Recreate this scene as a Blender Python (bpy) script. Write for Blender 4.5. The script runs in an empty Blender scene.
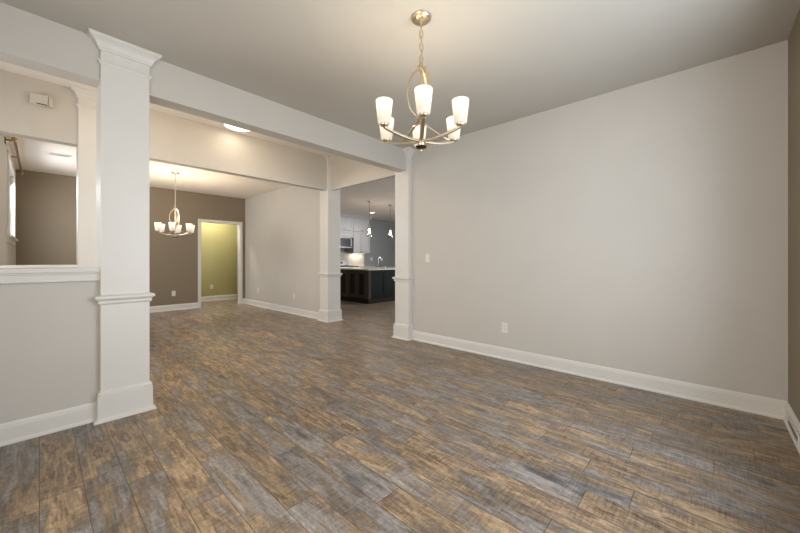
import bpy, bmesh, math, random
from mathutils import Vector, Matrix
random.seed(4)
S = bpy.context.scene
C = S.collection
PI = math.pi

# ------------------------------------------------------------------ camera, world, daylight, exposure
CAMH = 1.158
cd = bpy.data.cameras.new('camera'); cam = bpy.data.objects.new('camera', cd); C.objects.link(cam)
S.camera = cam
cam.location = (0, 0, CAMH)
cam.rotation_euler = (PI / 2, 0, -(PI / 2 - math.radians(42.726)))
cd.sensor_width = 36; cd.lens = 333.1 / 800 * 36
cd.shift_y = -7.1 / 800
cd.clip_start = 0.05

world = bpy.data.worlds.new('sky'); S.world = world; world.use_nodes = True
bg = world.node_tree.nodes['Background']
bg.inputs[0].default_value = (0.62, 0.76, 1.0, 1); bg.inputs[1].default_value = 1.6

S.view_settings.view_transform = 'Standard'; S.view_settings.look = 'None'
S.view_settings.gamma = 1; S.view_settings.use_curve_mapping = False
S.view_settings.exposure = 0.18
S.cycles.use_denoising = True
S.cycles.max_bounces = 14; S.cycles.diffuse_bounces = 8; S.cycles.transparent_max_bounces = 12
S.cycles.sample_clamp_indirect = 4.0
S.cycles.caustics_reflective = False; S.cycles.caustics_refractive = False

def area(name, loc, target, sx, sy, power, col):
    d = bpy.data.lights.new(name, 'AREA'); d.shape = 'RECTANGLE'; d.size = sx; d.size_y = sy
    d.energy = power; d.color = col
    o = bpy.data.objects.new(name, d); C.objects.link(o); o.location = loc
    o.rotation_euler = (Vector(target) - Vector(loc)).to_track_quat('-Z', 'Y').to_euler()
    return o
DAY = (0.87, 0.93, 1.0)
NEU = (0.95, 0.97, 1.0)
WRM = (1.0, 0.87, 0.71)
# area light outside each window; side and hall ones are warm, not daylight
area('daylight_front_window', (1.75, -0.72, 1.45), (1.2, 2.0, 1.95), 2.0, 1.7, 76, DAY)
area('side_window_foyer_light', (-1.32, 0.75, 1.45), (2, 1.6, 1.3), 2.0, 1.7, 72, WRM)  # warm foyer light, set outside the side window instead of daylight
area('daylight_sitting_window', (-0.55, 7.35, 1.98), (2.0, 7.35, 0.2), 1.4, 0.95, 62, NEU)
area('hall_window_fill', (-1.32, 4.26, 1.5), (3, 4.26, 1.4), 1.2, 1.9, 34, WRM)  # added warm fill for the hall, entering by an unseen window
area('daylight_kitchen_window', (10.9, 3.2, 1.6), (5, 7.0, 1.5), 2.4, 1.3, 230, NEU)

# ------------------------------------------------------------------ materials
def lin(c):
    return tuple(((v / 255) / 12.92 if v / 255 <= 0.04045 else ((v / 255 + 0.055) / 1.055) ** 2.4) for v in c)
class N:
    def __init__(s, name):
        s.m = bpy.data.materials.new(name); s.m.use_nodes = True
        s.t = s.m.node_tree; s.b = s.t.nodes['Principled BSDF']; s.o = s.t.nodes['Material Output']
    def n(s, kind, **kw):
        x = s.t.nodes.new(kind)
        for k, v in kw.items():
            if k.startswith('i_'): x.inputs[int(k[2:])].default_value = v
            else: setattr(x, k, v)
        return x
    def l(s, a, b): s.t.links.new(a, b)
    def math(s, op, a, b=None, clamp=False):
        x = s.t.nodes.new('ShaderNodeMath'); x.operation = op; x.use_clamp = clamp
        for i, v in enumerate((a, b)):
            if v is None: continue
            if isinstance(v, (int, float)): x.inputs[i].default_value = v
            else: s.l(v, x.inputs[i])
        return x.outputs[0]
    def mix(s, f, a, b, mode='MIX'):
        x = s.t.nodes.new('ShaderNodeMix'); x.data_type = 'RGBA'; x.blend_type = mode
        for i, v in ((0, f), (6, a), (7, b)):
            if isinstance(v, (int, float)): x.inputs[i].default_value = v
            elif isinstance(v, tuple): x.inputs[i].default_value = (*v, 1) if len(v) == 3 else v
            else: s.l(v, x.inputs[i])
        return x.outputs[2]

def paint(name, rgb, rough=0.6, bump=0.02, scale=180, metal=0.0, var=0.03, **kw):
    q = N(name); tc = q.n('ShaderNodeTexCoord')
    ns = q.n('ShaderNodeTexNoise'); ns.inputs['Scale'].default_value = scale; q.l(tc.outputs['Object'], ns.inputs['Vector'])
    n2 = q.n('ShaderNodeTexNoise'); n2.inputs['Scale'].default_value = 3; q.l(tc.outputs['Object'], n2.inputs['Vector'])
    c = lin(rgb)
    q.l(q.mix(n2.outputs['Fac'], tuple(v * (1 - var) for v in c), tuple(min(1, v * (1 + var)) for v in c)), q.b.inputs['Base Color'])
    q.b.inputs['Roughness'].default_value = rough; q.b.inputs['Metallic'].default_value = metal
    bp = q.n('ShaderNodeBump'); bp.inputs['Strength'].default_value = bump; bp.inputs['Distance'].default_value = 0.002
    q.l(ns.outputs['Fac'], bp.inputs['Height']); q.l(bp.outputs[0], q.b.inputs['Normal'])
    return q.m
def glow(name, rgb, strength, base=(1, 1, 1)):
    q = N(name); q.b.inputs['Base Color'].default_value = (*base, 1)
    q.b.inputs['Emission Color'].default_value = (*rgb, 1); q.b.inputs['Emission Strength'].default_value = strength
    return q.m
def thin_glass(name, tint=(1, 1, 1), refl=0.08):
    q = N(name); tr = q.n('ShaderNodeBsdfTransparent'); tr.inputs[0].default_value = (*tint, 1)
    gl = q.n('ShaderNodeBsdfGlossy'); gl.inputs['Roughness'].default_value = 0.02
    mx = q.n('ShaderNodeMixShader'); mx.inputs[0].default_value = refl
    q.l(tr.outputs[0], mx.inputs[1]); q.l(gl.outputs[0], mx.inputs[2]); q.l(mx.outputs[0], q.o.inputs[0])
    return q.m
def frosted(name, rgb, em):
    q = N(name); tl = q.n('ShaderNodeBsdfTranslucent'); tl.inputs[0].default_value = (.10, .09, .075, 1)
    df = q.n('ShaderNodeBsdfDiffuse'); df.inputs[0].default_value = (.6, .57, .52, 1)
    e = q.n('ShaderNodeEmission'); e.inputs[0].default_value = (*rgb, 1)
    # the lit glass gives off more light around the bulb in its upper half
    tc = q.n('ShaderNodeTexCoord'); sp = q.n('ShaderNodeSeparateXYZ'); q.l(tc.outputs['Object'], sp.inputs[0])
    mr = q.n('ShaderNodeMapRange'); mr.interpolation_type = 'SMOOTHSTEP'
    for i, v in ((1, .02), (2, .125), (3, em * .5), (4, em)): mr.inputs[i].default_value = v
    q.l(sp.outputs['Z'], mr.inputs[0]); q.l(mr.outputs[0], e.inputs['Strength'])
    m1 = q.n('ShaderNodeMixShader'); m1.inputs[0].default_value = .5
    q.l(tl.outputs[0], m1.inputs[1]); q.l(df.outputs[0], m1.inputs[2])
    ad = q.n('ShaderNodeAddShader'); q.l(m1.outputs[0], ad.inputs[0]); q.l(e.outputs[0], ad.inputs[1])
    q.l(ad.outputs[0], q.o.inputs[0])
    return q.m

def floor_material():
    q = N('weathered_plank')
    geo = q.n('ShaderNodeNewGeometry'); sp = q.n('ShaderNodeSeparateXYZ'); q.l(geo.outputs['Position'], sp.inputs[0])
    X, Y = sp.outputs['X'], sp.outputs['Y']
    W, L = 0.155, 1.22
    xr = q.math('DIVIDE', X, W); row = q.math('FLOOR', xr); fx = q.math('FRACT', xr)
    wn = q.n('ShaderNodeTexWhiteNoise', noise_dimensions='1D'); q.l(row, wn.inputs['W'])
    yr = q.math('ADD', q.math('DIVIDE', Y, L), q.math('MULTIPLY', wn.outputs['Value'], 7.0))
    col = q.math('FLOOR', yr); fy = q.math('FRACT', yr)
    cv = q.n('ShaderNodeCombineXYZ'); q.l(row, cv.inputs[0]); q.l(col, cv.inputs[1])
    pid = q.n('ShaderNodeTexWhiteNoise', noise_dimensions='3D'); q.l(cv.outputs[0], pid.inputs['Vector'])
    psep = q.n('ShaderNodeSeparateColor'); q.l(pid.outputs['Color'], psep.inputs[0])
    off = q.n('ShaderNodeVectorMath', operation='SCALE'); q.l(pid.outputs['Color'], off.inputs[0]); off.inputs['Scale'].default_value = 37.0
    def tex(sx, sy, scale, detail=4, rough=.6, dist=0.0):
        v = q.n('ShaderNodeVectorMath', operation='MULTIPLY'); q.l(geo.outputs['Position'], v.inputs[0]); v.inputs[1].default_value = (sx, sy, 1)
        a = q.n('ShaderNodeVectorMath', operation='ADD'); q.l(v.outputs[0], a.inputs[0]); q.l(off.outputs[0], a.inputs[1])
        t = q.n('ShaderNodeTexNoise'); q.l(a.outputs[0], t.inputs['Vector'])
        t.inputs['Scale'].default_value = scale; t.inputs['Detail'].default_value = detail
        t.inputs['Roughness'].default_value = rough; t.inputs['Distortion'].default_value = dist
        return t.outputs['Fac']
    cloud = tex(5.2, 1.0, 1.9, 5, .60, .2)      # broad weathered patches along the plank
    patch = tex(4.0, 1.0, 3.4, 5, .65, .3)
    grain = tex(18, 1.0, 4.5, 6, .7, .5)
    saw = tex(1.2, 17, 6.0, 4, .65, .15); mott = tex(2.2, 1, 34, 5, .75, 0.3)          # saw marks across the plank
    worn = tex(3.0, 1.2, 7.0, 4, .7, .6)
    # hue driver : grey-blue <-> brown <-> tan
    h = q.math('ADD', q.math('MULTIPLY', cloud, 1.75), q.math('MULTIPLY', psep.outputs[0], 0.17))
    h = q.math('SUBTRACT', h, 0.45, True)
    r1 = q.n('ShaderNodeValToRGB'); e = r1.color_ramp.elements
    stops = [(0.10, (88, 84, 83)), (0.24, (124, 120, 118)), (0.36, (148, 142, 136)), (0.46, (124, 113, 104)), (0.56, (144, 124, 100)), (0.66, (172, 149, 120)), (0.76, (122, 101, 82)), (0.9, (152, 135, 121))]
    e[0].position = stops[0][0]; e[0].color = (*lin(stops[0][1]), 1); e[1].position = stops[-1][0]; e[1].color = (*lin(stops[-1][1]), 1)
    for p, c in stops[1:-1]:
        k = e.new(p); k.color = (*lin(c), 1)
    q.l(h, r1.inputs[0])
    def ramp(v, a, b, lo, hi):
        mr = q.n('ShaderNodeMapRange')
        for i, x in ((1, a), (2, b), (3, lo), (4, hi)): mr.inputs[i].default_value = x
        q.l(v, mr.inputs[0]); return mr.outputs[0]
    f = q.math('MULTIPLY', ramp(patch, .32, .68, .74, 1.22), ramp(psep.outputs[1], 0, 1, .84, 1.16))
    f = q.math('MULTIPLY', f, ramp(grain, .3, .7, .66, 1.34))
    f = q.math('MULTIPLY', f, ramp(mott, .36, .64, .76, 1.22))
    sm = ramp(patch, .42, .6, 1, 0)
    f = q.math('MULTIPLY', f, q.math('ADD', 1.0, q.math('MULTIPLY', sm, ramp(saw, .36, .64, -.30, .26))))
    fc = q.n('ShaderNodeCombineColor')
    for i in range(3): q.l(f, fc.inputs[i])
    base = q.mix(1.0, r1.outputs[0], fc.outputs[0], 'MULTIPLY')
    base = q.mix(ramp(worn, .56, .72, 0, .55), base, lin((158, 150, 142)))
    # seams
    ex = q.math('MULTIPLY', q.math('MINIMUM', fx, q.math('SUBTRACT', 1.0, fx)), W)
    ey = q.math('MULTIPLY', q.math('MINIMUM', fy, q.math('SUBTRACT', 1.0, fy)), L)
    ed = q.math('MINIMUM', ex, ey)
    seam = ramp(ed, .0004, .0030, 1, 0)
    base = q.mix(q.math('MULTIPLY', seam, .72), base, lin((38, 32, 28)))
    q.l(base, q.b.inputs['Base Color'])
    q.l(ramp(worn, .3, .7, .30, .44), q.b.inputs['Roughness'])
    q.b.inputs['Specular IOR Level'].default_value = 0.38
    hgt = q.math('ADD', q.math('MULTIPLY', grain, .35), q.math('MULTIPLY', saw, .35)); hgt = q.math('SUBTRACT', hgt, seam)
    bp = q.n('ShaderNodeBump'); bp.inputs['Strength'].default_value = .35; bp.inputs['Distance'].default_value = .0015
    q.l(hgt, bp.inputs['Height']); q.l(bp.outputs[0], q.b.inputs['Normal'])
    return q.m

def wood(name, a, b, rough=.35, axis=2):
    q = N(name); tc = q.n('ShaderNodeTexCoord'); v = q.n('ShaderNodeMapping'); q.l(tc.outputs['Object'], v.inputs[0])
    sc = [30, 30, 30]; sc[axis] = 2.0; v.inputs['Scale'].default_value = sc
    t = q.n('ShaderNodeTexNoise'); t.inputs['Scale'].default_value = 1.5; t.inputs['Detail'].default_value = 6; t.inputs['Distortion'].default_value = .6
    q.l(v.outputs[0], t.inputs['Vector']); q.l(q.mix(t.outputs['Fac'], lin(a), lin(b)), q.b.inputs['Base Color'])
    q.b.inputs['Roughness'].default_value = .6; q.b.inputs['Specular IOR Level'].default_value = .12
    return q.m
def tile(name):
    q = N(name); geo = q.n('ShaderNodeNewGeometry'); sp = q.n('ShaderNodeSeparateXYZ'); q.l(geo.outputs['Position'], sp.inputs[0])
    cv = q.n('ShaderNodeCombineXYZ'); q.l(sp.outputs['X'], cv.inputs[0]); q.l(sp.outputs['Z'], cv.inputs[1])
    b = q.n('ShaderNodeTexBrick'); q.l(cv.outputs[0], b.inputs['Vector']); b.inputs['Scale'].default_value = 1
    b.inputs['Brick Width'].default_value = .15; b.inputs['Row Height'].default_value = .075; b.inputs['Mortar Size'].default_value = .003
    b.inputs['Color1'].default_value = (*lin((226, 220, 206)), 1); b.inputs['Color2'].default_value = (*lin((216, 208, 192)), 1); b.inputs['Mortar'].default_value = (*lin((190, 184, 172)), 1)
    q.l(b.outputs['Color'], q.b.inputs['Base Color']); q.b.inputs['Roughness'].default_value = .25
    return q.m
def granite(name):
    q = N(name); tc = q.n('ShaderNodeTexCoord'); t = q.n('ShaderNodeTexVoronoi'); t.inputs['Scale'].default_value = 90
    q.l(tc.outputs['Object'], t.inputs['Vector'])
    q.l(q.mix(t.outputs['Distance'], lin((214, 208, 200)), lin((176, 170, 162))), q.b.inputs['Base Color']); q.b.inputs['Roughness'].default_value = .22
    return q.m

M = dict(
    floor=floor_material(),
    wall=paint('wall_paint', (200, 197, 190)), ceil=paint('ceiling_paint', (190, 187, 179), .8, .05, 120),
    taupe=paint('taupe_paint', (134, 121, 102)), green=paint('olive_paint', (176, 169, 118)), slate=paint('slate_paint', (158, 162, 165)),
    trim=paint('trim_paint', (221, 220, 215), .38, .0), farceil=paint('brightened_ceiling_paint', (238, 233, 226), .8, .05, 120),
    nickel=paint('brushed_nickel', (208, 194, 170), .38, .0, 50, 1.0), reg=paint('register_grey', (120, 116, 112)), nickel_refl=paint('nickel_dark_reflection', (104, 94, 80), .25, .0, 50, 1.0),
    plastic=paint('white_plastic', (226, 224, 218), .35, 0),
    slot=paint('dark_slot', (60, 56, 52), .6, 0), bronze=paint('bronze_rod', (98, 68, 38), .4, 0, 50, .6),
    cabwhite=paint('cabinet_white', (196, 197, 200), .35, 0), espresso=wood('espresso_wood', (20, 16, 15), (46, 38, 34)),
    espresso_frame=wood('espresso_frame', (48, 40, 36), (88, 74, 64)), teal=wood('island_back_panel', (7, 14, 13), (16, 23, 22)), counter=granite('pale_granite'),
    steel=paint('stainless_steel', (170, 168, 164), .3, 0, 60, 1.0), black=paint('black_glass', (14, 14, 16), .3, 0),
    tile=tile('subway_tile'), glass=thin_glass('window_glass'), pglass=thin_glass('pendant_glass', (.93, .91, .88), .16),
    shade=frosted('frosted_shade', (1.0, .87, .68), 1.0), bulb=glow('bulb_glow', (1.0, .80, .55), 5),
    disk=glow('light_diffuser', (1.0, .90, .74), 2.2), cool=glow('downlight_diffuser', (1.0, .97, .9), 5),
    pbulb=glow('pendant_bulb_glow', (1.0, .88, .68), 14), strip=glow('strip_light_glow', (1.0, .92, .74), 3),
    brass=paint('aged_brass', (190, 160, 100), .4, 0, 50, .7), chrome=paint('chrome_metal', (190, 190, 190), .15, 0, 50, 1.0),
)

# ------------------------------------------------------------------ mesh helpers
def box(bm, x0, x1, y0, y1, z0, z1):
    vs = [bm.verts.new(p) for p in ((x0, y0, z0), (x1, y0, z0), (x1, y1, z0), (x0, y1, z0), (x0, y0, z1), (x1, y0, z1), (x1, y1, z1), (x0, y1, z1))]
    for f in ((0, 3, 2, 1), (4, 5, 6, 7), (0, 1, 5, 4), (1, 2, 6, 5), (2, 3, 7, 6), (3, 0, 4, 7)): bm.faces.new([vs[i] for i in f])
def lathe(bm, prof, n=32, cx=0, cy=0, z=0):
    rings = []
    for r, h in prof:
        rings.append([bm.verts.new((cx + r * math.cos(2 * PI * k / n), cy + r * math.sin(2 * PI * k / n), z + h)) for k in range(n)])
    for a, b in zip(rings, rings[1:]):
        for k in range(n): bm.faces.new((a[k], a[(k + 1) % n], b[(k + 1) % n], b[k]))
    for rg, rev in ((rings[0], True), (rings[-1], False)):
        if (rg[0].co - rg[n // 2].co).length > 1e-5: bm.faces.new(rg[::-1] if rev else rg)
def lathe_open(bm, prof, n=32):
    rings = []
    for r, h in prof: rings.append([bm.verts.new((r * math.cos(2 * PI * k / n), r * math.sin(2 * PI * k / n), h)) for k in range(n)])
    for a, b in zip(rings, rings[1:]):
        for k in range(n): bm.faces.new((a[k], a[(k + 1) % n], b[(k + 1) % n], b[k]))
def sweep(bm, pts, w, t, side=None, n=0, closed=False):
    """sweep a rectangle (w x t) or, with n, a circle of radius w along pts. side: width direction for the rectangle."""
    P = [Vector(p) for p in pts]; rings = []
    up = Vector((0, 0, 1)); prev = None
    for i, p in enumerate(P):
        if closed: d = (P[(i + 1) % len(P)] - P[i - 1]).normalized()
        else: d = (P[min(i + 1, len(P) - 1)] - P[max(i - 1, 0)]).normalized()
        if side is not None: s = Vector(side) - d * Vector(side).dot(d)
        elif prev is not None: s = prev - d * prev.dot(d)
        else:
            ref = up if abs(d.z) < .9 else Vector((1, 0, 0)); s = d.cross(ref)
        s.normalize(); prev = s; u = d.cross(s)
        if n: rings.append([bm.verts.new(p + s * w * math.cos(2 * PI * k / n) + u * w * math.sin(2 * PI * k / n)) for k in range(n)])
        else: rings.append([bm.verts.new(p + s * a * (w(i / (len(P) - 1)) if callable(w) else w) / 2 + u * b * t / 2) for a, b in ((-1, -1), (1, -1), (1, 1), (-1, 1))])
    m = len(rings[0]); pairs = list(zip(rings, rings[1:]))
    if closed: pairs.append((rings[-1], rings[0]))
    for a, b in pairs:
        for k in range(m): bm.faces.new((a[k], a[(k + 1) % m], b[(k + 1) % m], b[k]))
    if not closed: bm.faces.new(rings[0][::-1]); bm.faces.new(rings[-1])
def square_stack(bm, cx, cy, hx, hy, prof):
    """mitred square moulding round a post: prof = (offset from the shaft, z)"""
    rings = []
    for o, z in prof:
        rings.append([bm.verts.new((cx + sx * (hx + o), cy + sy * (hy + o), z)) for sx, sy in ((-1, -1), (1, -1), (1, 1), (-1, 1))])
    for a, b in zip(rings, rings[1:]):
        for k in range(4): bm.faces.new((a[k], a[(k + 1) % 4], b[(k + 1) % 4], b[k]))
    bm.faces.new(rings[0][::-1]); bm.faces.new(rings[-1])
def extrude_profile(bm, p0, p1, nrm, prof, m0=0, m1=0):
    """baseboard-like run from p0 to p1 (xy), nrm = outward xy, prof = (out, z); m0/m1 mitre per unit out along the run"""
    p0, p1, nn = Vector((*p0, 0)), Vector((*p1, 0)), Vector((*nrm, 0)); d = (p1 - p0).normalized()
    A = [bm.verts.new(p0 + nn * o + d * (m0 * o) + Vector((0, 0, z))) for o, z in prof]
    B = [bm.verts.new(p1 + nn * o + d * (m1 * o) + Vector((0, 0, z))) for o, z in prof]
    k = len(prof)
    for i in range(k): bm.faces.new((A[i], A[(i + 1) % k], B[(i + 1) % k], B[i]))
    bm.faces.new(A[::-1]); bm.faces.new(B)
def obj(name, bm, mat, parent=None, smooth=False, bevel=0, loc=None):
    bmesh.ops.recalc_face_normals(bm, faces=bm.faces)
    me = bpy.data.meshes.new(name); bm.to_mesh(me); bm.free()
    me.materials.append(M[mat] if isinstance(mat, str) else mat)
    o = bpy.data.objects.new(name, me); C.objects.link(o)
    if parent: o.parent = parent
    if loc: o.location = loc
    if smooth:
        for p in me.polygons: p.use_smooth = True
        try: me.set_sharp_from_angle(angle=math.radians(40))
        except Exception: pass
    if bevel:
        md = o.modifiers.new('bevel', 'BEVEL'); md.width = bevel; md.segments = 2; md.limit_method = 'ANGLE'
    return o
def mk(fn, *a, **k):
    bm = bmesh.new(); fn(bm, *a, **k); return bm
def boxes(*bs):
    bm = bmesh.new()
    for b in bs: box(bm, *b)
    return bm
def struct(name, bm, mat, parent=None, **k):
    o = obj(name, bm, mat, parent, **k)
    if not parent: o['kind'] = 'structure'
    return o
def empty(name, loc, label, cat, group=None, rz=0):
    o = bpy.data.objects.new(name, None); C.objects.link(o); o.location = loc; o.rotation_euler = (0, 0, rz)
    o.empty_display_size = .05
    o['label'] = label; o['category'] = cat
    if group: o['group'] = group
    return o
def sempty(name):
    o = bpy.data.objects.new(name, None); C.objects.link(o); o.empty_display_size = .05; o['kind'] = 'structure'; return o
def wall_holes(axis, c0, c1, a0, a1, z0, z1, holes):
    """wall slab of thickness c0..c1 across `axis` ('x' or 'y'), running a0..a1, with rectangular holes (b0,b1,h0,h1)"""
    bm = bmesh.new()
    As = sorted({a0, a1, *[h[0] for h in holes], *[h[1] for h in holes]})
    Zs = sorted({z0, z1, *[h[2] for h in holes], *[h[3] for h in holes]})
    for i in range(len(As) - 1):
        for j in range(len(Zs) - 1):
            ma, mz = (As[i] + As[i + 1]) / 2, (Zs[j] + Zs[j + 1]) / 2
            if any(h[0] < ma < h[1] and h[2] < mz < h[3] for h in holes): continue
            if axis == 'x': box(bm, c0, c1, As[i], As[i + 1], Zs[j], Zs[j + 1])
            else: box(bm, As[i], As[i + 1], c0, c1, Zs[j], Zs[j + 1])
    bmesh.ops.remove_doubles(bm, verts=bm.verts, dist=1e-5)
    # drop the doubled inner faces between neighbouring cells
    seen = {}
    for f in bm.faces: seen.setdefault(tuple(sorted(v.index for v in f.verts)), []).append(f)
    bmesh.ops.delete(bm, geom=[f for fs in seen.values() if len(fs) > 1 for f in fs], context='FACES_ONLY')
    return bm
def wall_holes_fixed(*a):
    return wall_holes(*a)

# ------------------------------------------------------------------ structure
XR, XK = 3.665, 3.81            # right wall faces
YB = -0.426; XL = -1.0
H, HH = 2.743, 3.05
Y1a, Y1b = 3.20, 3.355          # near header
Y2a, Y2b = 5.168, 5.30          # far header
YF = 8.914; XFL = -0.28
ZH = 2.44
KX, KY0, KY1 = 10.6, 1.6, 9.72

struct('floor', boxes((-1.2, 10.8, -0.7, 10.5, -0.1, 0)), 'floor')
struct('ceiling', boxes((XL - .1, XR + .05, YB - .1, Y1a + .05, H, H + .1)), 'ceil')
struct('ceiling', boxes((XL - .1, XR + .05, Y1a + .1, Y2a + .05, HH, HH + .1)), 'farceil')  # hall ceiling colour made paler in place of missing lamp light
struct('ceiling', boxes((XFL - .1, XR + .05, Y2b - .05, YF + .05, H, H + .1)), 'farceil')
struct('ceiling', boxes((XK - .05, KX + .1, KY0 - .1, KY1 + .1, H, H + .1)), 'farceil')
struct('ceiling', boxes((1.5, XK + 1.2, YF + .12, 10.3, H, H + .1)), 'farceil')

struct('wall_right', boxes((XR, XK, YB - .12, 3.28, 0, 3.1)), 'wall')
struct('wall_sitting_right', boxes((XR, XK, 5.30, YF + .12, 0, 3.1)), 'wall')
struct('wall_kitchen_header', boxes((XR, XR + .06, 3.28, 5.30, ZH, 3.1)), 'wall')
struct('wall_near_header', boxes((XL, XR, Y1a, Y1b, ZH, 3.1)), 'wall')
struct('wall_far_header', boxes((XL, XR, Y2a, Y2b, ZH, 3.1)), 'wall')
struct('wall_near_pony', boxes((XL, .33, 3.235, 3.345, 0, 1.068)), 'wall')
struct('wall_far_pony', boxes((XL, .33, 5.19, 5.29, 0, 1.068)), 'wall')
FW = (0.85, 2.65, 0.6, 2.3)      # front window hole (behind the camera)
struct('wall_back', wall_holes('y', YB - .12, YB, XL - .1, XR + .1, 0, 3.1, [FW]), 'taupe')
SW = (-0.15, 1.65, 0.6, 2.3); HW = (3.75, 4.8, .5, 2.3)
struct('wall_left', wall_holes('x', XL - .12, XL, YB - .1, Y2b, 0, 3.1, [SW, HW]), 'wall')
LW = (6.62, 8.08, 1.49, 2.47)
struct('wall_sitting_left', wall_holes('x', XFL - .12, XFL, Y2b, YF + .12, 0, 3.1, [LW]), 'wall')
DX0, DX1, DZ = 2.622, 3.535, 2.066
struct('wall_sitting_far', wall_holes('y', YF, YF + .12, XFL - .1, XR + .0, 0, 3.1, [(DX0, DX1, 0, DZ)]), 'taupe')
struct('wall_passage_far', boxes((1.5, 5.0, 10.2, 10.32, 0, 3.1)), 'green')
struct('wall_passage_left', boxes((1.5, 1.62, YF + .12, 10.2, 0, 3.1)), 'green')
struct('wall_passage_right', boxes((4.88, 5.0, YF + .12 + .68, 10.2, 0, 3.1)), 'green')
struct('wall_kitchen_far', boxes((XK, KX + .1, KY1, KY1 + .1, 0, 3.1)), 'slate')
KW = (2.1, 4.3, 1.0, 2.2)
struct('wall_kitchen_right', wall_holes('x', KX, KX + .1, KY0 - .1, KY1 + .1, 0, 3.1, [KW]), 'slate')
struct('wall_kitchen_near', boxes((XK, KX + .1, KY0 - .1, KY0, 0, 3.1)), 'slate')

# windows
def window(n, axis, c, inward, a0, a1, z0, z1, mull=1):
    """axis: the axis the wall faces; c: inner face of the wall; inward: +1/-1 into the room"""
    r = sempty('window_%d' % n)
    def bx(u0, u1, v0, v1, d0, d1):  # u along the wall, v height, d depth measured into the room
        lo, hi = sorted((c + inward * d0, c + inward * d1))
        return (lo, hi, u0, u1, v0, v1) if axis == 'x' else (u0, u1, lo, hi, v0, v1)
    w = .085
    obj('casing', boxes(bx(a0 - w, a0, z0 - .02, z1 + w, 0, .018), bx(a1, a1 + w, z0 - .02, z1 + w, 0, .018), bx(a0, a1, z1, z1 + w, 0, .018)), 'trim', r)
    obj('window_sill', boxes(bx(a0 - w - .02, a1 + w + .02, z0 - .045, z0 - .02, -.02, .05), bx(a0 - w, a1 + w, z0 - .11, z0 - .045, 0, .015)), 'trim', r)
    f = .045; zm = (z0 + z1) / 2
    bs = [bx(a0, a0 + f, z0, z1, -.09, -.04), bx(a1 - f, a1, z0, z1, -.09, -.04), bx(a0 + f, a1 - f, z0, z0 + f, -.09, -.04), bx(a0 + f, a1 - f, z1 - f, z1, -.09, -.04), bx(a0 + f, a1 - f, zm - .02, zm + .02, -.09, -.04)]
    for k in range(mull):
        u = a0 + (a1 - a0) * (k + 1) / (mull + 1); bs.append(bx(u - .03, u + .03, z0 + f, z1 - f, -.088, -.042))
    obj('window_frame', boxes(*bs), 'trim', r)
    obj('pane', boxes(bx(a0 + f, a1 - f, z0 + f, z1 - f, -.067, -.063)), 'glass', r)
window(1, 'y', YB, 1, FW[0], FW[1], FW[2], FW[3])
window(2, 'x', XL, 1, SW[0], SW[1], SW[2], SW[3])
window(3, 'x', XFL, 1, LW[0], LW[1], LW[2], LW[3], 0)
window(4, 'x', XL, 1, HW[0], HW[1], HW[2], HW[3], 0)
window(5, 'x', KX, -1, KW[0], KW[1], KW[2], KW[3])

# baseboards
BB = [(0, 0), (.026, 0), (.026, .010), (.018, .021), (.015, .024), (.015, .104), (.011, .110), (.012, .116), (.007, .128), (.004, .134), (0, .134)]
def bb(name, runs):
    bm = bmesh.new()
    for p0, p1, nrm, *m in runs: extrude_profile(bm, p0, p1, nrm, BB, *(m or (0, 0)))
    struct(name, bm, 'trim')
bb('baseboard_right', [((XR, YB), (XR, 3.16), (-1, 0), 1, 0)])
bb('baseboard_back', [((XL, YB), (XR, YB), (0, 1), 1, -1)])
bb('baseboard_left', [((XL, YB), (XL, 3.235), (1, 0), 1, -1)])
bb('baseboard_near_pony', [((XL, 3.235), (.32, 3.235), (0, -1), 1, 0), ((XL, 3.345), (.32, 3.345), (0, 1), 1, 0)])
bb('baseboard_far_pony', [((XL, 5.19), (.32, 5.19), (0, -1), 1, 0), ((XFL, 5.29), (.32, 5.29), (0, 1), 1, 0)])
bb('baseboard_sitting_right', [((XR, 5.40), (XR, YF), (-1, 0), 0, -1)])
bb('baseboard_sitting_far', [((XFL, YF), (DX0 - .062, YF), (0, -1), 1, 0), ((DX1 + .055, YF), (XR, YF), (0, -1), 0, -1)])
bb('baseboard_sitting_left', [((XFL, 5.3), (XFL, YF), (1, 0), 0, -1)])
bb('baseboard_passage', [((1.62, 10.2), (4.88, 10.2), (0, -1))])
bb('baseboard_kitchen', [((XK, 5.45), (XK, KY1), (1, 0)), ((8.5, KY1), (KX, KY1), (0, -1))])

# sill caps of the half walls
def sill(name, y0, y1):
    bm = boxes((XL, .33, y0 - .035, y1 + .035, 1.068, 1.098), (XL, .33, y0 - .013, y0, 1.005, 1.068), (XL, .33, y1, y1 + .013, 1.005, 1.068),
               (XL, .33, y0 - .019, y0, 1.005, 1.016), (XL, .33, y0 - .026, y0, 1.056, 1.068), (XL, .33, y1, y1 + .026, 1.056, 1.068))
    struct(name, bm, 'trim', bevel=.004)
sill('trim_1', 3.235, 3.345)
sill('trim_2', 5.19, 5.29)

# cased doorway in the far wall
bm = boxes((DX0 - .062, DX0 + .004, YF - .018, YF, 0, DZ + .060), (DX1 - .004, DX1 + .055, YF - .018, YF, 0, DZ + .060), (DX0 + .004, DX1 - .004, YF - .018, YF, DZ - .004, DZ + .060),
           (DX0 - .001, DX0 + .006, YF - .002, YF + .13, 0, DZ), (DX1 - .006, DX1 + .001, YF - .002, YF + .13, 0, DZ), (DX0, DX1, YF - .002, YF + .13, DZ - .006, DZ))
struct('door_1', bm, 'trim', bevel=.003)

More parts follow.
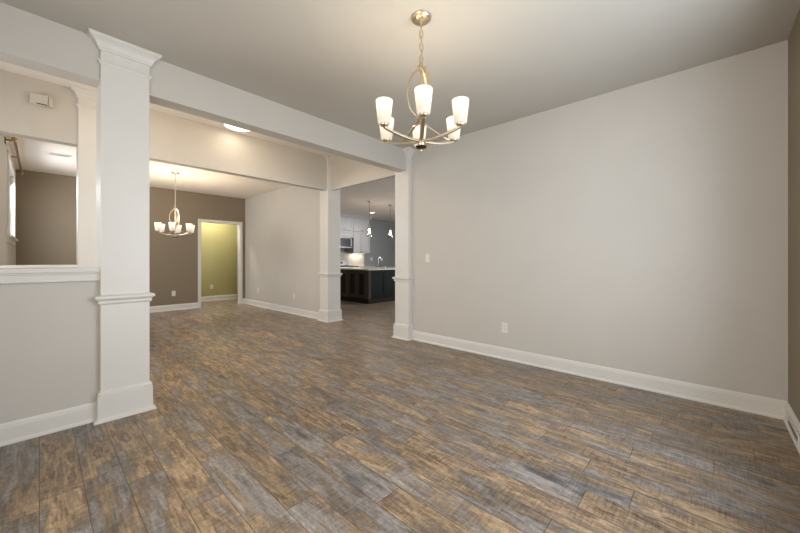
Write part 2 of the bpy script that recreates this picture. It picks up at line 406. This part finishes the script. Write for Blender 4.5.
# ------------------------------------------------------------------ columns
def column(cx, cy, top, label):
    hx, hy = .142, .132
    r = empty('square_column', (cx, cy, 0), label, 'column', 'square white panelled columns')
    obj('shaft', boxes((-hx, hx, -hy, hy, 0, top)), 'trim', r, bevel=.003)
    obj('plinth', mk(square_stack, 0, 0, hx, hy, [(.038, 0), (.038, .008), (.033, .016), (.022, .022), (.018, .026), (.018, .182), (.013, .185), (.013, .190), (.016, .195), (.014, .202), (.007, .208), (.003, .215), (.001, .217)]), 'trim', r)
    obj('waist_moulding', mk(square_stack, 0, 0, hx, hy, [(.001, .832), (.006, .834), (.012, .840), (.014, .848), (.010, .856), (.014, .862), (.022, .870), (.030, .876), (.030, .888), (.026, .894), (.012, .898), (.001, .902)]), 'trim', r)
    obj('astragal', mk(square_stack, 0, 0, hx, hy, [(.001, top - .190), (.006, top - .189), (.008, top - .180), (.014, top - .175), (.015, top - .169), (.012, top - .163), (.002, top - .161)]), 'trim', r)
    obj('crown', mk(square_stack, 0, 0, hx, hy, [(.001, top - .090), (.010, top - .088), (.011, top - .078), (.018, top - .072), (.022, top - .060), (.032, top - .042), (.048, top - .026), (.060, top - .018), (.062, top - .010), (.068, top - .009), (.068, top - .001)]), 'trim', r)
    return r
column(.438, 3.310, H, 'large white square column in the foreground at the end of the near half wall')
column(.435, 5.272, HH, 'white square column with crown top standing behind the foreground column')
column(3.735, 3.287, H, 'white square column built against the long right wall')
column(3.75, 5.272, HH, 'white square column left of the kitchen opening')

# ------------------------------------------------------------------ chandeliers
def chandelier(cx, cy, hub, ceil, label, az, power, chain):
    r = empty('chandelier', (cx, cy, hub), label, 'chandelier', 'six arm brushed nickel chandeliers', az)
    T = ceil - hub; TOP = .535
    obj('canopy', mk(lathe, [(.001, T - .028), (.030, T - .027), (.056, T - .020), (.064, T - .010), (.066, T - .004), (.066, T)], 40), 'nickel', r, True)
    bm = mk(lathe, [(.001, T - .054), (.007, T - .052), (.010, T - .042), (.006, T - .028), (.001, T - .026)], 16)
    obj('loop_screw', bm, 'nickel', r, True)
    # hub and finial
    obj('bottom_plate', mk(lathe, [(.001, -.012), (.026, -.010), (.036, -.003), (.036, .004), (.028, .008), (.001, .009)], 32), 'nickel_refl', r, True)  # darker metal: the dark floor's reflection is put into the colour
    obj('hub', mk(lathe, [(.001, .007), (.018, .008), (.020, .012), (.022, .020), (.022, .034), (.016, .055), (.010, .062), (.001, .063)], 32), 'nickel', r, True)
    obj('finial', mk(lathe, [(.001, -.030), (.006, -.027), (.008, -.020), (.004, -.014), (.004, -.010)], 16), 'nickel', r, True)
    obj('stem', mk(sweep, [(0, 0, .04), (0, 0, TOP + .02)], .009, 0, None, 12), 'nickel', r, True)
    obj('top_collar', mk(lathe, [(.001, TOP - .03), (.013, TOP - .028), (.016, TOP - .01), (.012, TOP + .012), (.006, TOP + .026), (.001, TOP + .028)], 24), 'nickel', r, True)
    # chain of oval links, or a plain rod on the far one
    z0, z1 = TOP + .015, T - .050
    if chain:
        bm = bmesh.new(); n = max(3, round((z1 - z0) / .042)); st = (z1 - z0) / n
        for k in range(n):
            zc = z0 + st * (k + .5); pts = []
            for j in range(16):
                a = 2 * PI * j / 16; u, w = .0125 * math.cos(a), (st * .68) * math.sin(a)
                pts.append((u, 0, zc + w) if k % 2 else (0, u, zc + w))
            sweep(bm, pts, .0030, 0, None, 6, True)
        obj('chain', bm, 'nickel', r, True)
        bm = bmesh.new()
        pts = [(.006 + .007 * math.sin(k * 1.7), .007 * math.cos(k * 1.9), z0 + (z1 - z0) * k / 12) for k in range(13)]
        sweep(bm, pts, .0022, 0, None, 6)
        obj('cord', bm, 'nickel', r, True)
    else:
        obj('hanging_rod', mk(sweep, [(0, 0, z0), (0, 0, z1)], .006, 0, None, 10), 'nickel', r, True)
    # arms, cups, shades
    R = .270; zc = .092
    for k in range(6):
        a = k * PI / 3; ca, sa = math.cos(a), math.sin(a)
        pts = []
        for j in range(15):
            t = j / 14; rr = .022 + (R - .022) * t
            pts.append((rr * ca, rr * sa, .038 + (zc - .050) * t ** 2.1))
        arm = obj('arm', mk(sweep, pts, .022, .012, (-sa, ca, 0)), 'nickel', r, bevel=.0015)
        bm = mk(lathe, [(.001, -.014), (.010, -.013), (.022, -.006), (.027, 0), (.027, .005), (.001, .006)], 24)
        obj('socket_cup', bm, 'nickel', arm, True, loc=(R * ca, R * sa, zc))
        bm = bmesh.new()
        lathe_open(bm, [(.010, .0055), (.034, .006), (.038, .010), (.0405, .03), (.0445, .065), (.0485, .105), (.0525, .148), (.0500, .150), (.0460, .105), (.0420, .065), (.0380, .03), (.033, .0095), (.010, .009)], 32)
        sh = obj('shade', bm, 'shade', r, True, loc=(R * ca, R * sa, zc))
        obj('bulb', mk(lathe, [(.001, .010), (.012, .012), (.013, .045), (.016, .055), (.023, .072), (.025, .088), (.020, .103), (.010, .111), (.001, .113)], 16), 'bulb', sh, True)
        d = bpy.data.lights.new('bulb_light', 'POINT'); d.energy = power; d.color = (1.0, .80, .56); d.shadow_soft_size = .03
        lo = bpy.data.objects.new('bulb_light', d); C.objects.link(lo); lo.parent = sh; lo.location = (0, 0, .135)
    # three flat ribbons: out from the top, across the stem and down onto the opposite arms
    prof = [(.006, .525), (-.030, .505), (-.062, .465), (-.082, .41), (-.088, .35), (-.080, .29), (-.058, .235), (-.024, .20), (.014, .170), (.058, .138), (.105, .108), (.152, .080), (.195, .064)]
    for k in range(3):
        a = math.radians(100 + 120 * k); ca, sa = math.cos(a), math.sin(a)
        pts = []
        for i in range(len(prof) - 1):
            q0 = prof[max(i - 1, 0)]; q1 = prof[i]; q2 = prof[i + 1]; q3 = prof[min(i + 2, len(prof) - 1)]
            for s in range(4):
                t = s / 4
                f = [0.5 * ((2 * q1[c]) + (-q0[c] + q2[c]) * t + (2 * q0[c] - 5 * q1[c] + 4 * q2[c] - q3[c]) * t * t + (-q0[c] + 3 * q1[c] - 3 * q2[c] + q3[c]) * t ** 3) for c in (0, 1)]
                pts.append((f[0], f[1]))
        pts.append(prof[-1])
        P = [(x * ca - .016 * sa, x * sa + .016 * ca, z) for x, z in pts]
        obj('ribbon', mk(sweep, P, lambda t: .028 - .014 * t, .006, (-sa + .3 * ca, ca + .3 * sa, 0)), 'nickel', r)
    return r
AZ0 = math.atan2(-1.385, -1.698)
chandelier(1.696, 1.378, 1.893, H, 'large brushed nickel chandelier hanging nearest, with six lit frosted shades', AZ0 + math.radians(2.8), 1.9, True)
AZ1 = math.atan2(-7.13, -1.682)
chandelier(1.682, 7.13, 1.565, H, 'smaller looking lit chandelier in the far room before the brown wall', AZ1 + math.radians(-10), 10, False)

# ------------------------------------------------------------------ ceiling lights
def disk_light(name, x, y, z, rad, mat, label, power, col, point=False):
    r = empty(name, (x, y, z), label, 'ceiling light')
    obj('trim_ring', mk(lathe, [(rad, 0), (rad + .012, 0), (rad + .012, -.008), (rad, -.014), (rad - .006, -.010), (rad - .006, 0)], 48), 'plastic', r, True)
    obj('diffuser', mk(lathe, [(.001, -.012), (rad * .7, -.011), (rad - .006, -.006), (rad - .006, -.001)], 48), mat, r, True)
    d = bpy.data.lights.new('lamp_light', 'POINT' if point else 'AREA'); d.energy = power; d.color = col
    if point: d.shadow_soft_size = .08
    else: d.shape = 'DISK'; d.size = rad * 1.8
    o = bpy.data.objects.new('lamp_light', d); C.objects.link(o); o.parent = r; o.location = (0, 0, -.26 if point else -.02)
    return r
disk_light('ceiling_light', 1.92, 4.89, HH, .19, 'disk', 'round lit ceiling light glimpsed above the underside of the near beam', 1.2, (1, .84, .64))
disk_light('ceiling_light', .95, 4.2, HH, .21, 'disk', 'added round fill light over the left part of the hall, unseen behind the near beam', 8, (1, .76, .50), True)  # added out of view to brighten the far beam
disk_light('ceiling_light', 2.15, 4.2, HH, .21, 'disk', 'added round fill light over the right part of the hall, unseen behind the near beam', 8, (1, .76, .50), True)  # second added fixture, unseen, lighting far beam and hall ceiling
disk_light('ceiling_light', 7.62, 8.32, H, .085, 'cool', 'small round downlight in the kitchen ceiling between the two pendants', 14, (1, .95, .88))

def pendant(x, y, label):
    r = empty('pendant_light', (x, y, H), label, 'pendant light', 'glass pendants over the kitchen island')
    obj('canopy', mk(lathe, [(.001, -.026), (.050, -.022), (.060, -.006), (.060, 0)], 28), 'steel', r, True)
    obj('cord', mk(sweep, [(0, 0, -.02), (0, 0, -.69)], .006, 0, None, 8), 'steel', r, True)
    obj('socket', mk(lathe, [(.001, -.67), (.020, -.675), (.026, -.70), (.026, -.74), (.001, -.742)], 20), 'steel', r, True)
    bm = bmesh.new()
    lathe_open(bm, [(.024, -.71), (.058, -.72), (.070, -.74), (.073, -.82), (.070, -.97), (.067, -.97), (.070, -.82), (.067, -.742), (.056, -.723), (.024, -.713)], 28)
    obj('glass_shade', bm, 'pglass', r, True)
    obj('bulb', mk(lathe, [(.001, -.89), (.012, -.87), (.022, -.855), (.022, -.83), (.014, -.79), (.013, -.742), (.001, -.74)], 18), 'pbulb', r, True)
    d = bpy.data.lights.new('bulb_light', 'POINT'); d.energy = 14; d.color = (1, .84, .70); d.shadow_soft_size = .035
    o = bpy.data.objects.new('bulb_light', d); C.objects.link(o); o.parent = r; o.location = (0, 0, -.84)
pendant(6.11, 6.78, 'left of the two glass pendants hanging in the kitchen')
pendant(6.95, 6.80, 'right of the two glass pendants, beside the right column')

# ------------------------------------------------------------------ wall plates
def plate(kind, face, c, a, z, label, double=False):
    """face '-x' (on a wall looking to -X) or '-y'"""
    r = empty('light_switch' if kind == 'switch' else 'wall_outlet', (c, a, z) if face == '-x' else (a, c, z), label, 'switch' if kind == 'switch' else 'outlet', None, -PI / 2 if face == '-x' else 0)
    w = .058 if double else .036
    obj('cover_plate', boxes((-w, w, -.007, 0, -.058, .058)), 'plastic', r, bevel=.003)
    if kind == 'switch':
        for dx in ((-.023, .023) if double else (0,)):
            obj('rocker', boxes((dx - .016, dx + .016, -.011, -.007, -.033, .033)), 'trim', r, bevel=.002)
    else:
        for dz in (-.02, .02):
            s = obj('receptacle', mk(lathe, [(.015, 0), (.015, .003), (.001, .003)], 20), 'trim', r, True)
            s.rotation_euler = (PI / 2, 0, 0); s.location = (0, -.0065, dz)
            obj('slot', boxes((-.007, -.005, -.002, .006, .003, .0036), (.005, .007, -.002, .006, .003, .0036)), 'slot', s)
    return r
plate('switch', '-x', XR, 2.86, 1.18, 'white light switch high on the long right wall beside the column')
plate('outlet', '-x', XR, 1.73, .365, 'white outlet low on the long pale right wall')
plate('outlet', '-x', XR, 8.15, .40, 'faint white outlet on the far pale wall nearer the doorway')
plate('outlet', '-x', XR, 6.44, .385, 'faint white outlet on the far pale wall nearer the column')
plate('outlet', '-y', YF, 2.07, .385, 'white outlet on the brown wall left of the doorway')
plate('outlet', '-y', 10.2, 3.27, .39, 'white outlet on the olive green wall seen through the doorway')
plate('switch', '-y', KY1, 8.87, 1.17, 'white double switch plate on the grey kitchen wall', True)

# door chime box on the far beam
r = empty('door_chime', (.01, Y2a, 2.83), 'white door chime box mounted high on the far beam at left', 'door chime')
obj('cover', boxes((-.078, .052, -.045, 0, -.058, .055)), 'wall', r, bevel=.004)
obj('side_panel', boxes((.056, .090, -.038, 0, -.052, .050)), 'wall', r, bevel=.003)
obj('grille_slot', boxes((-.030, .045, -.047, -.03, -.052, -.042)), 'slot', r)
# ceiling vent, far room
r = empty('ceiling_vent', (.205, 7.20, H), 'white ceiling air vent in the far room seen over the half wall', 'air vent')
obj('frame', boxes((-.13, .13, -.075, -.055, -.010, 0), (-.13, .13, .055, .075, -.010, 0), (-.13, -.11, -.055, .055, -.010, 0), (.11, .13, -.055, .055, -.010, 0)), 'plastic', r, bevel=.002)
obj('louvre', boxes(*[(-.11, .11, -.05 + .02 * k, -.044 + .02 * k, -.009, -.001) for k in range(6)]), 'plastic', r)
obj('duct_opening', boxes((-.11, .11, -.055, .055, -.002, 0)), M['reg'], r)
# register on the back baseboard
r = empty('baseboard_register', (3.29, YB + .016, .062), 'low slotted vent on the baseboard at the right edge', 'air vent')
obj('frame', boxes((-.17, .17, 0, .008, -.038, .032)), 'trim', r, bevel=.003)
obj('slot', boxes((-.155, .155, .006, .0095, -.012, .012)), 'reg', r)

# curtain rod, far-left window
r = empty('curtain_rod', (-.20, 7.0, 2.585), 'bronze curtain rod above the window at far left', 'curtain rod')
obj('rod', mk(sweep, [(0, -.93, 0), (0, 1.30, 0)], .013, 0, None, 12), 'bronze', r, True)
bm = mk(lathe, [(.001, -.035), (.018, -.028), (.028, -.010), (.028, .006), (.016, .022), (.008, .030), (.001, .03)], 16)
for s, y in ((1, -.95), (-1, 1.32)):
    b2 = bm.copy(); f = obj('finial', b2, 'brass', r, True); f.rotation_euler = (PI / 2 * s, 0, 0); f.location = (0, y, 0)
bm.free()
for y in (-.86, .10, 1.22):
    obj('bracket', boxes((-.08, 0, y - .008, y + .008, -.006, .006), (-.08, -.072, y - .02, y + .02, -.05, .03)), 'bronze', r)

# ------------------------------------------------------------------ kitchen
def shaker(bm, u0, u1, z0, z1, put, fr=.055, gap=.004, infill=True):
    u0 += gap; u1 -= gap; z0 += gap; z1 -= gap
    for a in ((u0, u0 + fr, z0, z1), (u1 - fr, u1, z0, z1), (u0 + fr, u1 - fr, z0, z0 + fr), (u0 + fr, u1 - fr, z1 - fr, z1)): box(bm, *put(*a, 0, .02))
    if infill: box(bm, *put(u0 + fr, u1 - fr, z0 + fr, z1 - fr, 0, .008))
# island
IX0, IX1, IY0, IY1 = 5.80, 8.6, 6.47, 7.75
r = empty('kitchen_island', ((IX0 + IX1) / 2, (IY0 + IY1) / 2, 0), 'dark espresso kitchen island under a pale stone worktop', 'island')
ox, oy = -(IX0 + IX1) / 2, -(IY0 + IY1) / 2
def sh(b): return (b[0] + ox, b[1] + ox, b[2] + oy, b[3] + oy, b[4], b[5])
obj('body', boxes(sh((IX0 + .03, IX1, IY0 + .03, IY1, .0, .872))), 'espresso', r)
obj('base_moulding', boxes(sh((IX0 - .012, IX1, IY0 - .012, IY0 + .028, 0, .11)), sh((IX0 - .012, IX0 + .028, IY0 + .028, IY1, 0, .11))), 'espresso', r, bevel=.004)
obj('corner_post', boxes(sh((IX0 - .006, IX0 + .085, IY0 - .006, IY0 + .085, .11, .872))), 'espresso_frame', r, bevel=.004)
pl = lambda u0, u1, z0, z1, d0, d1: sh((IX0 + .03 - d1, IX0 + .03 - d0, u0, u1, z0, z1))
for k in range(3):
    w = (IY1 - IY0 - .10) / 3; bm = bmesh.new(); shaker(bm, IY0 + .09 + w * k, IY0 + .09 + w * (k + 1), .12, .86, pl, .085, .004, False)
    obj('end_panel', bm, 'espresso_frame', r, bevel=.002)
pf = lambda u0, u1, z0, z1, d0, d1: sh((u0, u1, IY0 + .03 - d1, IY0 + .03 - d0, z0, z1))
for k in range(5):
    w = (IX1 - IX0 - .09) / 5; bm = bmesh.new(); shaker(bm, IX0 + .09 + w * k, IX0 + .09 + w * (k + 1), .12, .86, pf, .075)
    obj('back_panel', bm, 'teal', r, bevel=.002)
w = boxes((IX0 - .05, IX1 + .03, IY0 - .05, IY1 + .03, .872, .910))
o = obj('island_worktop', w, 'counter', bevel=.004); o['label'] = 'pale speckled stone worktop lying on the dark kitchen island'; o['category'] = 'worktop'
# tap on the island
r = empty('kitchen_tap', (6.62, 6.98, .910), 'chrome gooseneck tap standing on the island worktop', 'tap')
obj('spout', mk(sweep, [(0, 0, .02), (0, 0, .24)] + [(.075 - .075 * math.cos(a), 0, .24 + .075 * math.sin(a)) for a in [PI * k / 10 for k in range(1, 11)]] + [(.15, 0, .19)], .011, 0, (0, 1, 0), 12), 'chrome', r, True)
obj('base', mk(lathe, [(.026, 0), (.026, .008), (.016, .02), (.014, .05), (.001, .05)], 20), 'chrome', r, True)
r = empty('soap_dispenser', (6.90, 6.98, .910), 'short chrome soap dispenser right of the kitchen tap', 'soap dispenser')
obj('body', mk(lathe, [(.018, 0), (.018, .01), (.010, .02), (.010, .07), (.001, .072)], 16), 'chrome', r, True)
obj('nozzle', mk(sweep, [(0, 0, .065), (-.05, 0, .068)], .006, 0, None, 8), 'chrome', r, True)

# base cabinets and range on the back wall
CY = KY1 - .61
def base_cab(x0, x1, label, doors=2):
    r = empty('base_cabinet', ((x0 + x1) / 2, CY + .3, 0), label, 'cabinet'); ox, oy = -(x0 + x1) / 2, -(CY + .3)
    sh = lambda b: (b[0] + ox, b[1] + ox, b[2] + oy, b[3] + oy, b[4], b[5])
    obj('body', boxes(sh((x0 + .001, x1 - .001, CY, KY1 - .002, .10, .875)), sh((x0 + .001, x1 - .001, CY + .07, KY1 - .002, 0, .10))), 'cabwhite', r)
    w = (x1 - x0) / doors
    for k in range(doors):
        p = lambda u0, u1, z0, z1, d0, d1: sh((u0, u1, CY - d1, CY - d0, z0, z1))
        bm = bmesh.new(); shaker(bm, x0 + w * k, x0 + w * (k + 1), .11, .68, p); dr = obj('door', bm, 'cabwhite', r)
        obj('handle', mk(sweep, [(x0 + w * (k + .5) - .05 + ox, CY - .045 + oy, .64), (x0 + w * (k + .5) + .05 + ox, CY - .045 + oy, .64)], .005, 0, None, 8), 'steel', dr)
        obj('drawer', boxes(p(x0 + w * k + .002, x0 + w * (k + 1) - .002, .69, .865, 0, .02)), 'cabwhite', r)
base_cab(7.67, 8.47, 'white base cabinet right of the range on the back wall')
base_cab(5.90, 6.90, 'white base cabinet left of the range on the back wall')
for x0, x1, lb in ((7.671, 8.50, 'pale worktop on the base cabinet right of the range'), (5.90, 6.899, 'pale worktop on the base cabinet left of the range')):
    o = obj('worktop', boxes((x0, x1, CY - .03, KY1 - .002, .876, .912)), 'counter', bevel=.003); o['label'] = lb; o['category'] = 'worktop'
r = empty('range', (7.285, CY + .3, 0), 'stainless range with black cooktop below the microwave', 'range')
obj('body', boxes((-.38, .38, -.31, .305, .02, .90)), 'steel', r, bevel=.004)
obj('cooktop', boxes((-.382, .382, -.33, .25, .90, .925)), 'black', r, bevel=.004)
obj('oven_door', boxes((-.37, .37, -.345, -.31, .20, .76)), 'black', r, bevel=.004)
obj('oven_handle', mk(sweep, [(-.32, -.38, .72), (.32, -.38, .72)], .012, 0, None, 10), 'steel', r)
bg_ = obj('backguard', boxes((-.38, .38, .245, .305, .90, 1.10)), 'steel', r, bevel=.004)
obj('display', boxes((-.20, .12, .24, .246, 1.0, 1.07)), 'black', bg_)
for k in range(4):
    obj('burner', mk(lathe, [(.09, .925), (.09, .94), (.06, .945), (.001, .945)], 24, (-.19, .19)[k % 2], (-.18, .10)[k // 2]), 'black', r)
# backsplash
struct('wall_backsplash', boxes((5.9, 8.47, KY1 - .010, KY1, .912, 1.42)), 'tile')
# upper cabinets
UY = KY1 - .33
def upper(x0, x1, z0, z1, doors, label, name='upper_cabinet', pull=True):
    r = empty(name, ((x0 + x1) / 2, UY + .16, z0), label, 'cabinet', 'white wall cabinets in the kitchen'); ox, oy, oz = -(x0 + x1) / 2, -(UY + .16), -z0
    sh = lambda b: (b[0] + ox, b[1] + ox, b[2] + oy, b[3] + oy, b[4] + oz, b[5] + oz)
    obj('body', boxes(sh((x0 + .001, x1 - .001, UY, KY1 - .002, z0, z1))), 'cabwhite', r)
    w = (x1 - x0) / doors
    p = lambda u0, u1, z0, z1, d0, d1: sh((u0, u1, UY - d1, UY - d0, z0, z1))
    for k in range(doors):
        bm = bmesh.new(); shaker(bm, x0 + w * k, x0 + w * (k + 1), z0, z1, p, .06); dr = obj('door', bm, 'cabwhite', r)
        cx = x0 + w * (k + .5) if doors == 1 else (x0 + w - .05 if k == 0 else x0 + w + .05)
        obj('handle', mk(sweep, [(cx - .05 + ox, UY - .045 + oy, z0 + .05 + oz), (cx + .05 + ox, UY - .045 + oy, z0 + .05 + oz)], .007, 0, None, 8), 'steel', dr)
    return r
upper(7.675, 8.47, 1.39, 2.175, 2, 'tall white wall cabinet right of the microwave')
upper(7.675, 8.47, 2.18, 2.62, 1, 'short white cabinet just under the ceiling, right of the microwave')
upper(6.905, 7.67, 2.18, 2.62, 1, 'short white cabinet just under the ceiling, straight above the microwave')
upper(6.905, 7.67, 1.94, 2.175, 1, 'low white cabinet between the microwave and the cabinet under the ceiling')
upper(5.9, 6.90, 1.39, 2.62, 2, 'tall white wall cabinet left of the microwave')
bm = bmesh.new(); CR = [(0, 2.62), (.022, 2.62), (.030, 2.65), (.060, 2.70), (.070, 2.742), (0, 2.742)]
extrude_profile(bm, (5.9, UY), (8.47, UY), (0, -1), CR, 0, 1); extrude_profile(bm, (8.47, UY), (8.47, KY1), (1, 0), CR, -1, 0)
box(bm, 5.9, 8.47, UY, KY1, 2.62, 2.742)
struct('trim_3', bm, 'cabwhite')
# under-cabinet light
r = empty('under_cabinet_light', (8.07, KY1 - .14, 1.388), 'lit strip light under the wall cabinet right of the microwave', 'strip light')
obj('housing', boxes((-.30, .30, -.03, .03, -.012, 0)), 'plastic', r)
obj('diffuser', boxes((-.29, .29, -.024, .024, -.016, -.012)), 'strip', r)
d = bpy.data.lights.new('strip_light', 'AREA'); d.shape = 'RECTANGLE'; d.size = .56; d.size_y = .05; d.energy = 2.0; d.color = (1, .94, .84)
o = bpy.data.objects.new('strip_light', d); C.objects.link(o); o.parent = r; o.location = (0, 0, -.02)
# microwave
r = empty('microwave', (7.2875, UY + .14, 1.535), 'stainless over-range microwave with black glass door', 'microwave')
obj('body', boxes((-.378, .378, -.17, .185, 0, .40)), 'steel', r, bevel=.004)
dr = obj('door', boxes((-.37, .28, -.195, -.171, .05, .385)), 'steel', r, bevel=.003)
obj('window', boxes((-.36, .225, -.199, -.195, .065, .37)), 'black', dr)
obj('handle', mk(sweep, [(.245, -.20, .07), (.245, -.235, .09), (.245, -.24, .22), (.245, -.235, .34), (.245, -.20, .365)], .011, 0, (1, 0, 0), 10), 'steel', dr, True)
obj('control_panel', boxes((.285, .372, -.193, -.171, .05, .385)), 'black', r)
obj('vent_grille', boxes((-.37, .37, -.19, -.171, .005, .04)), 'slot', r)

# passage light behind the far doorway
disk_light('ceiling_light', 3.2, 9.6, H, .10, 'disk', 'round ceiling light in the green passage beyond the doorway', 32, (1, .92, .76))
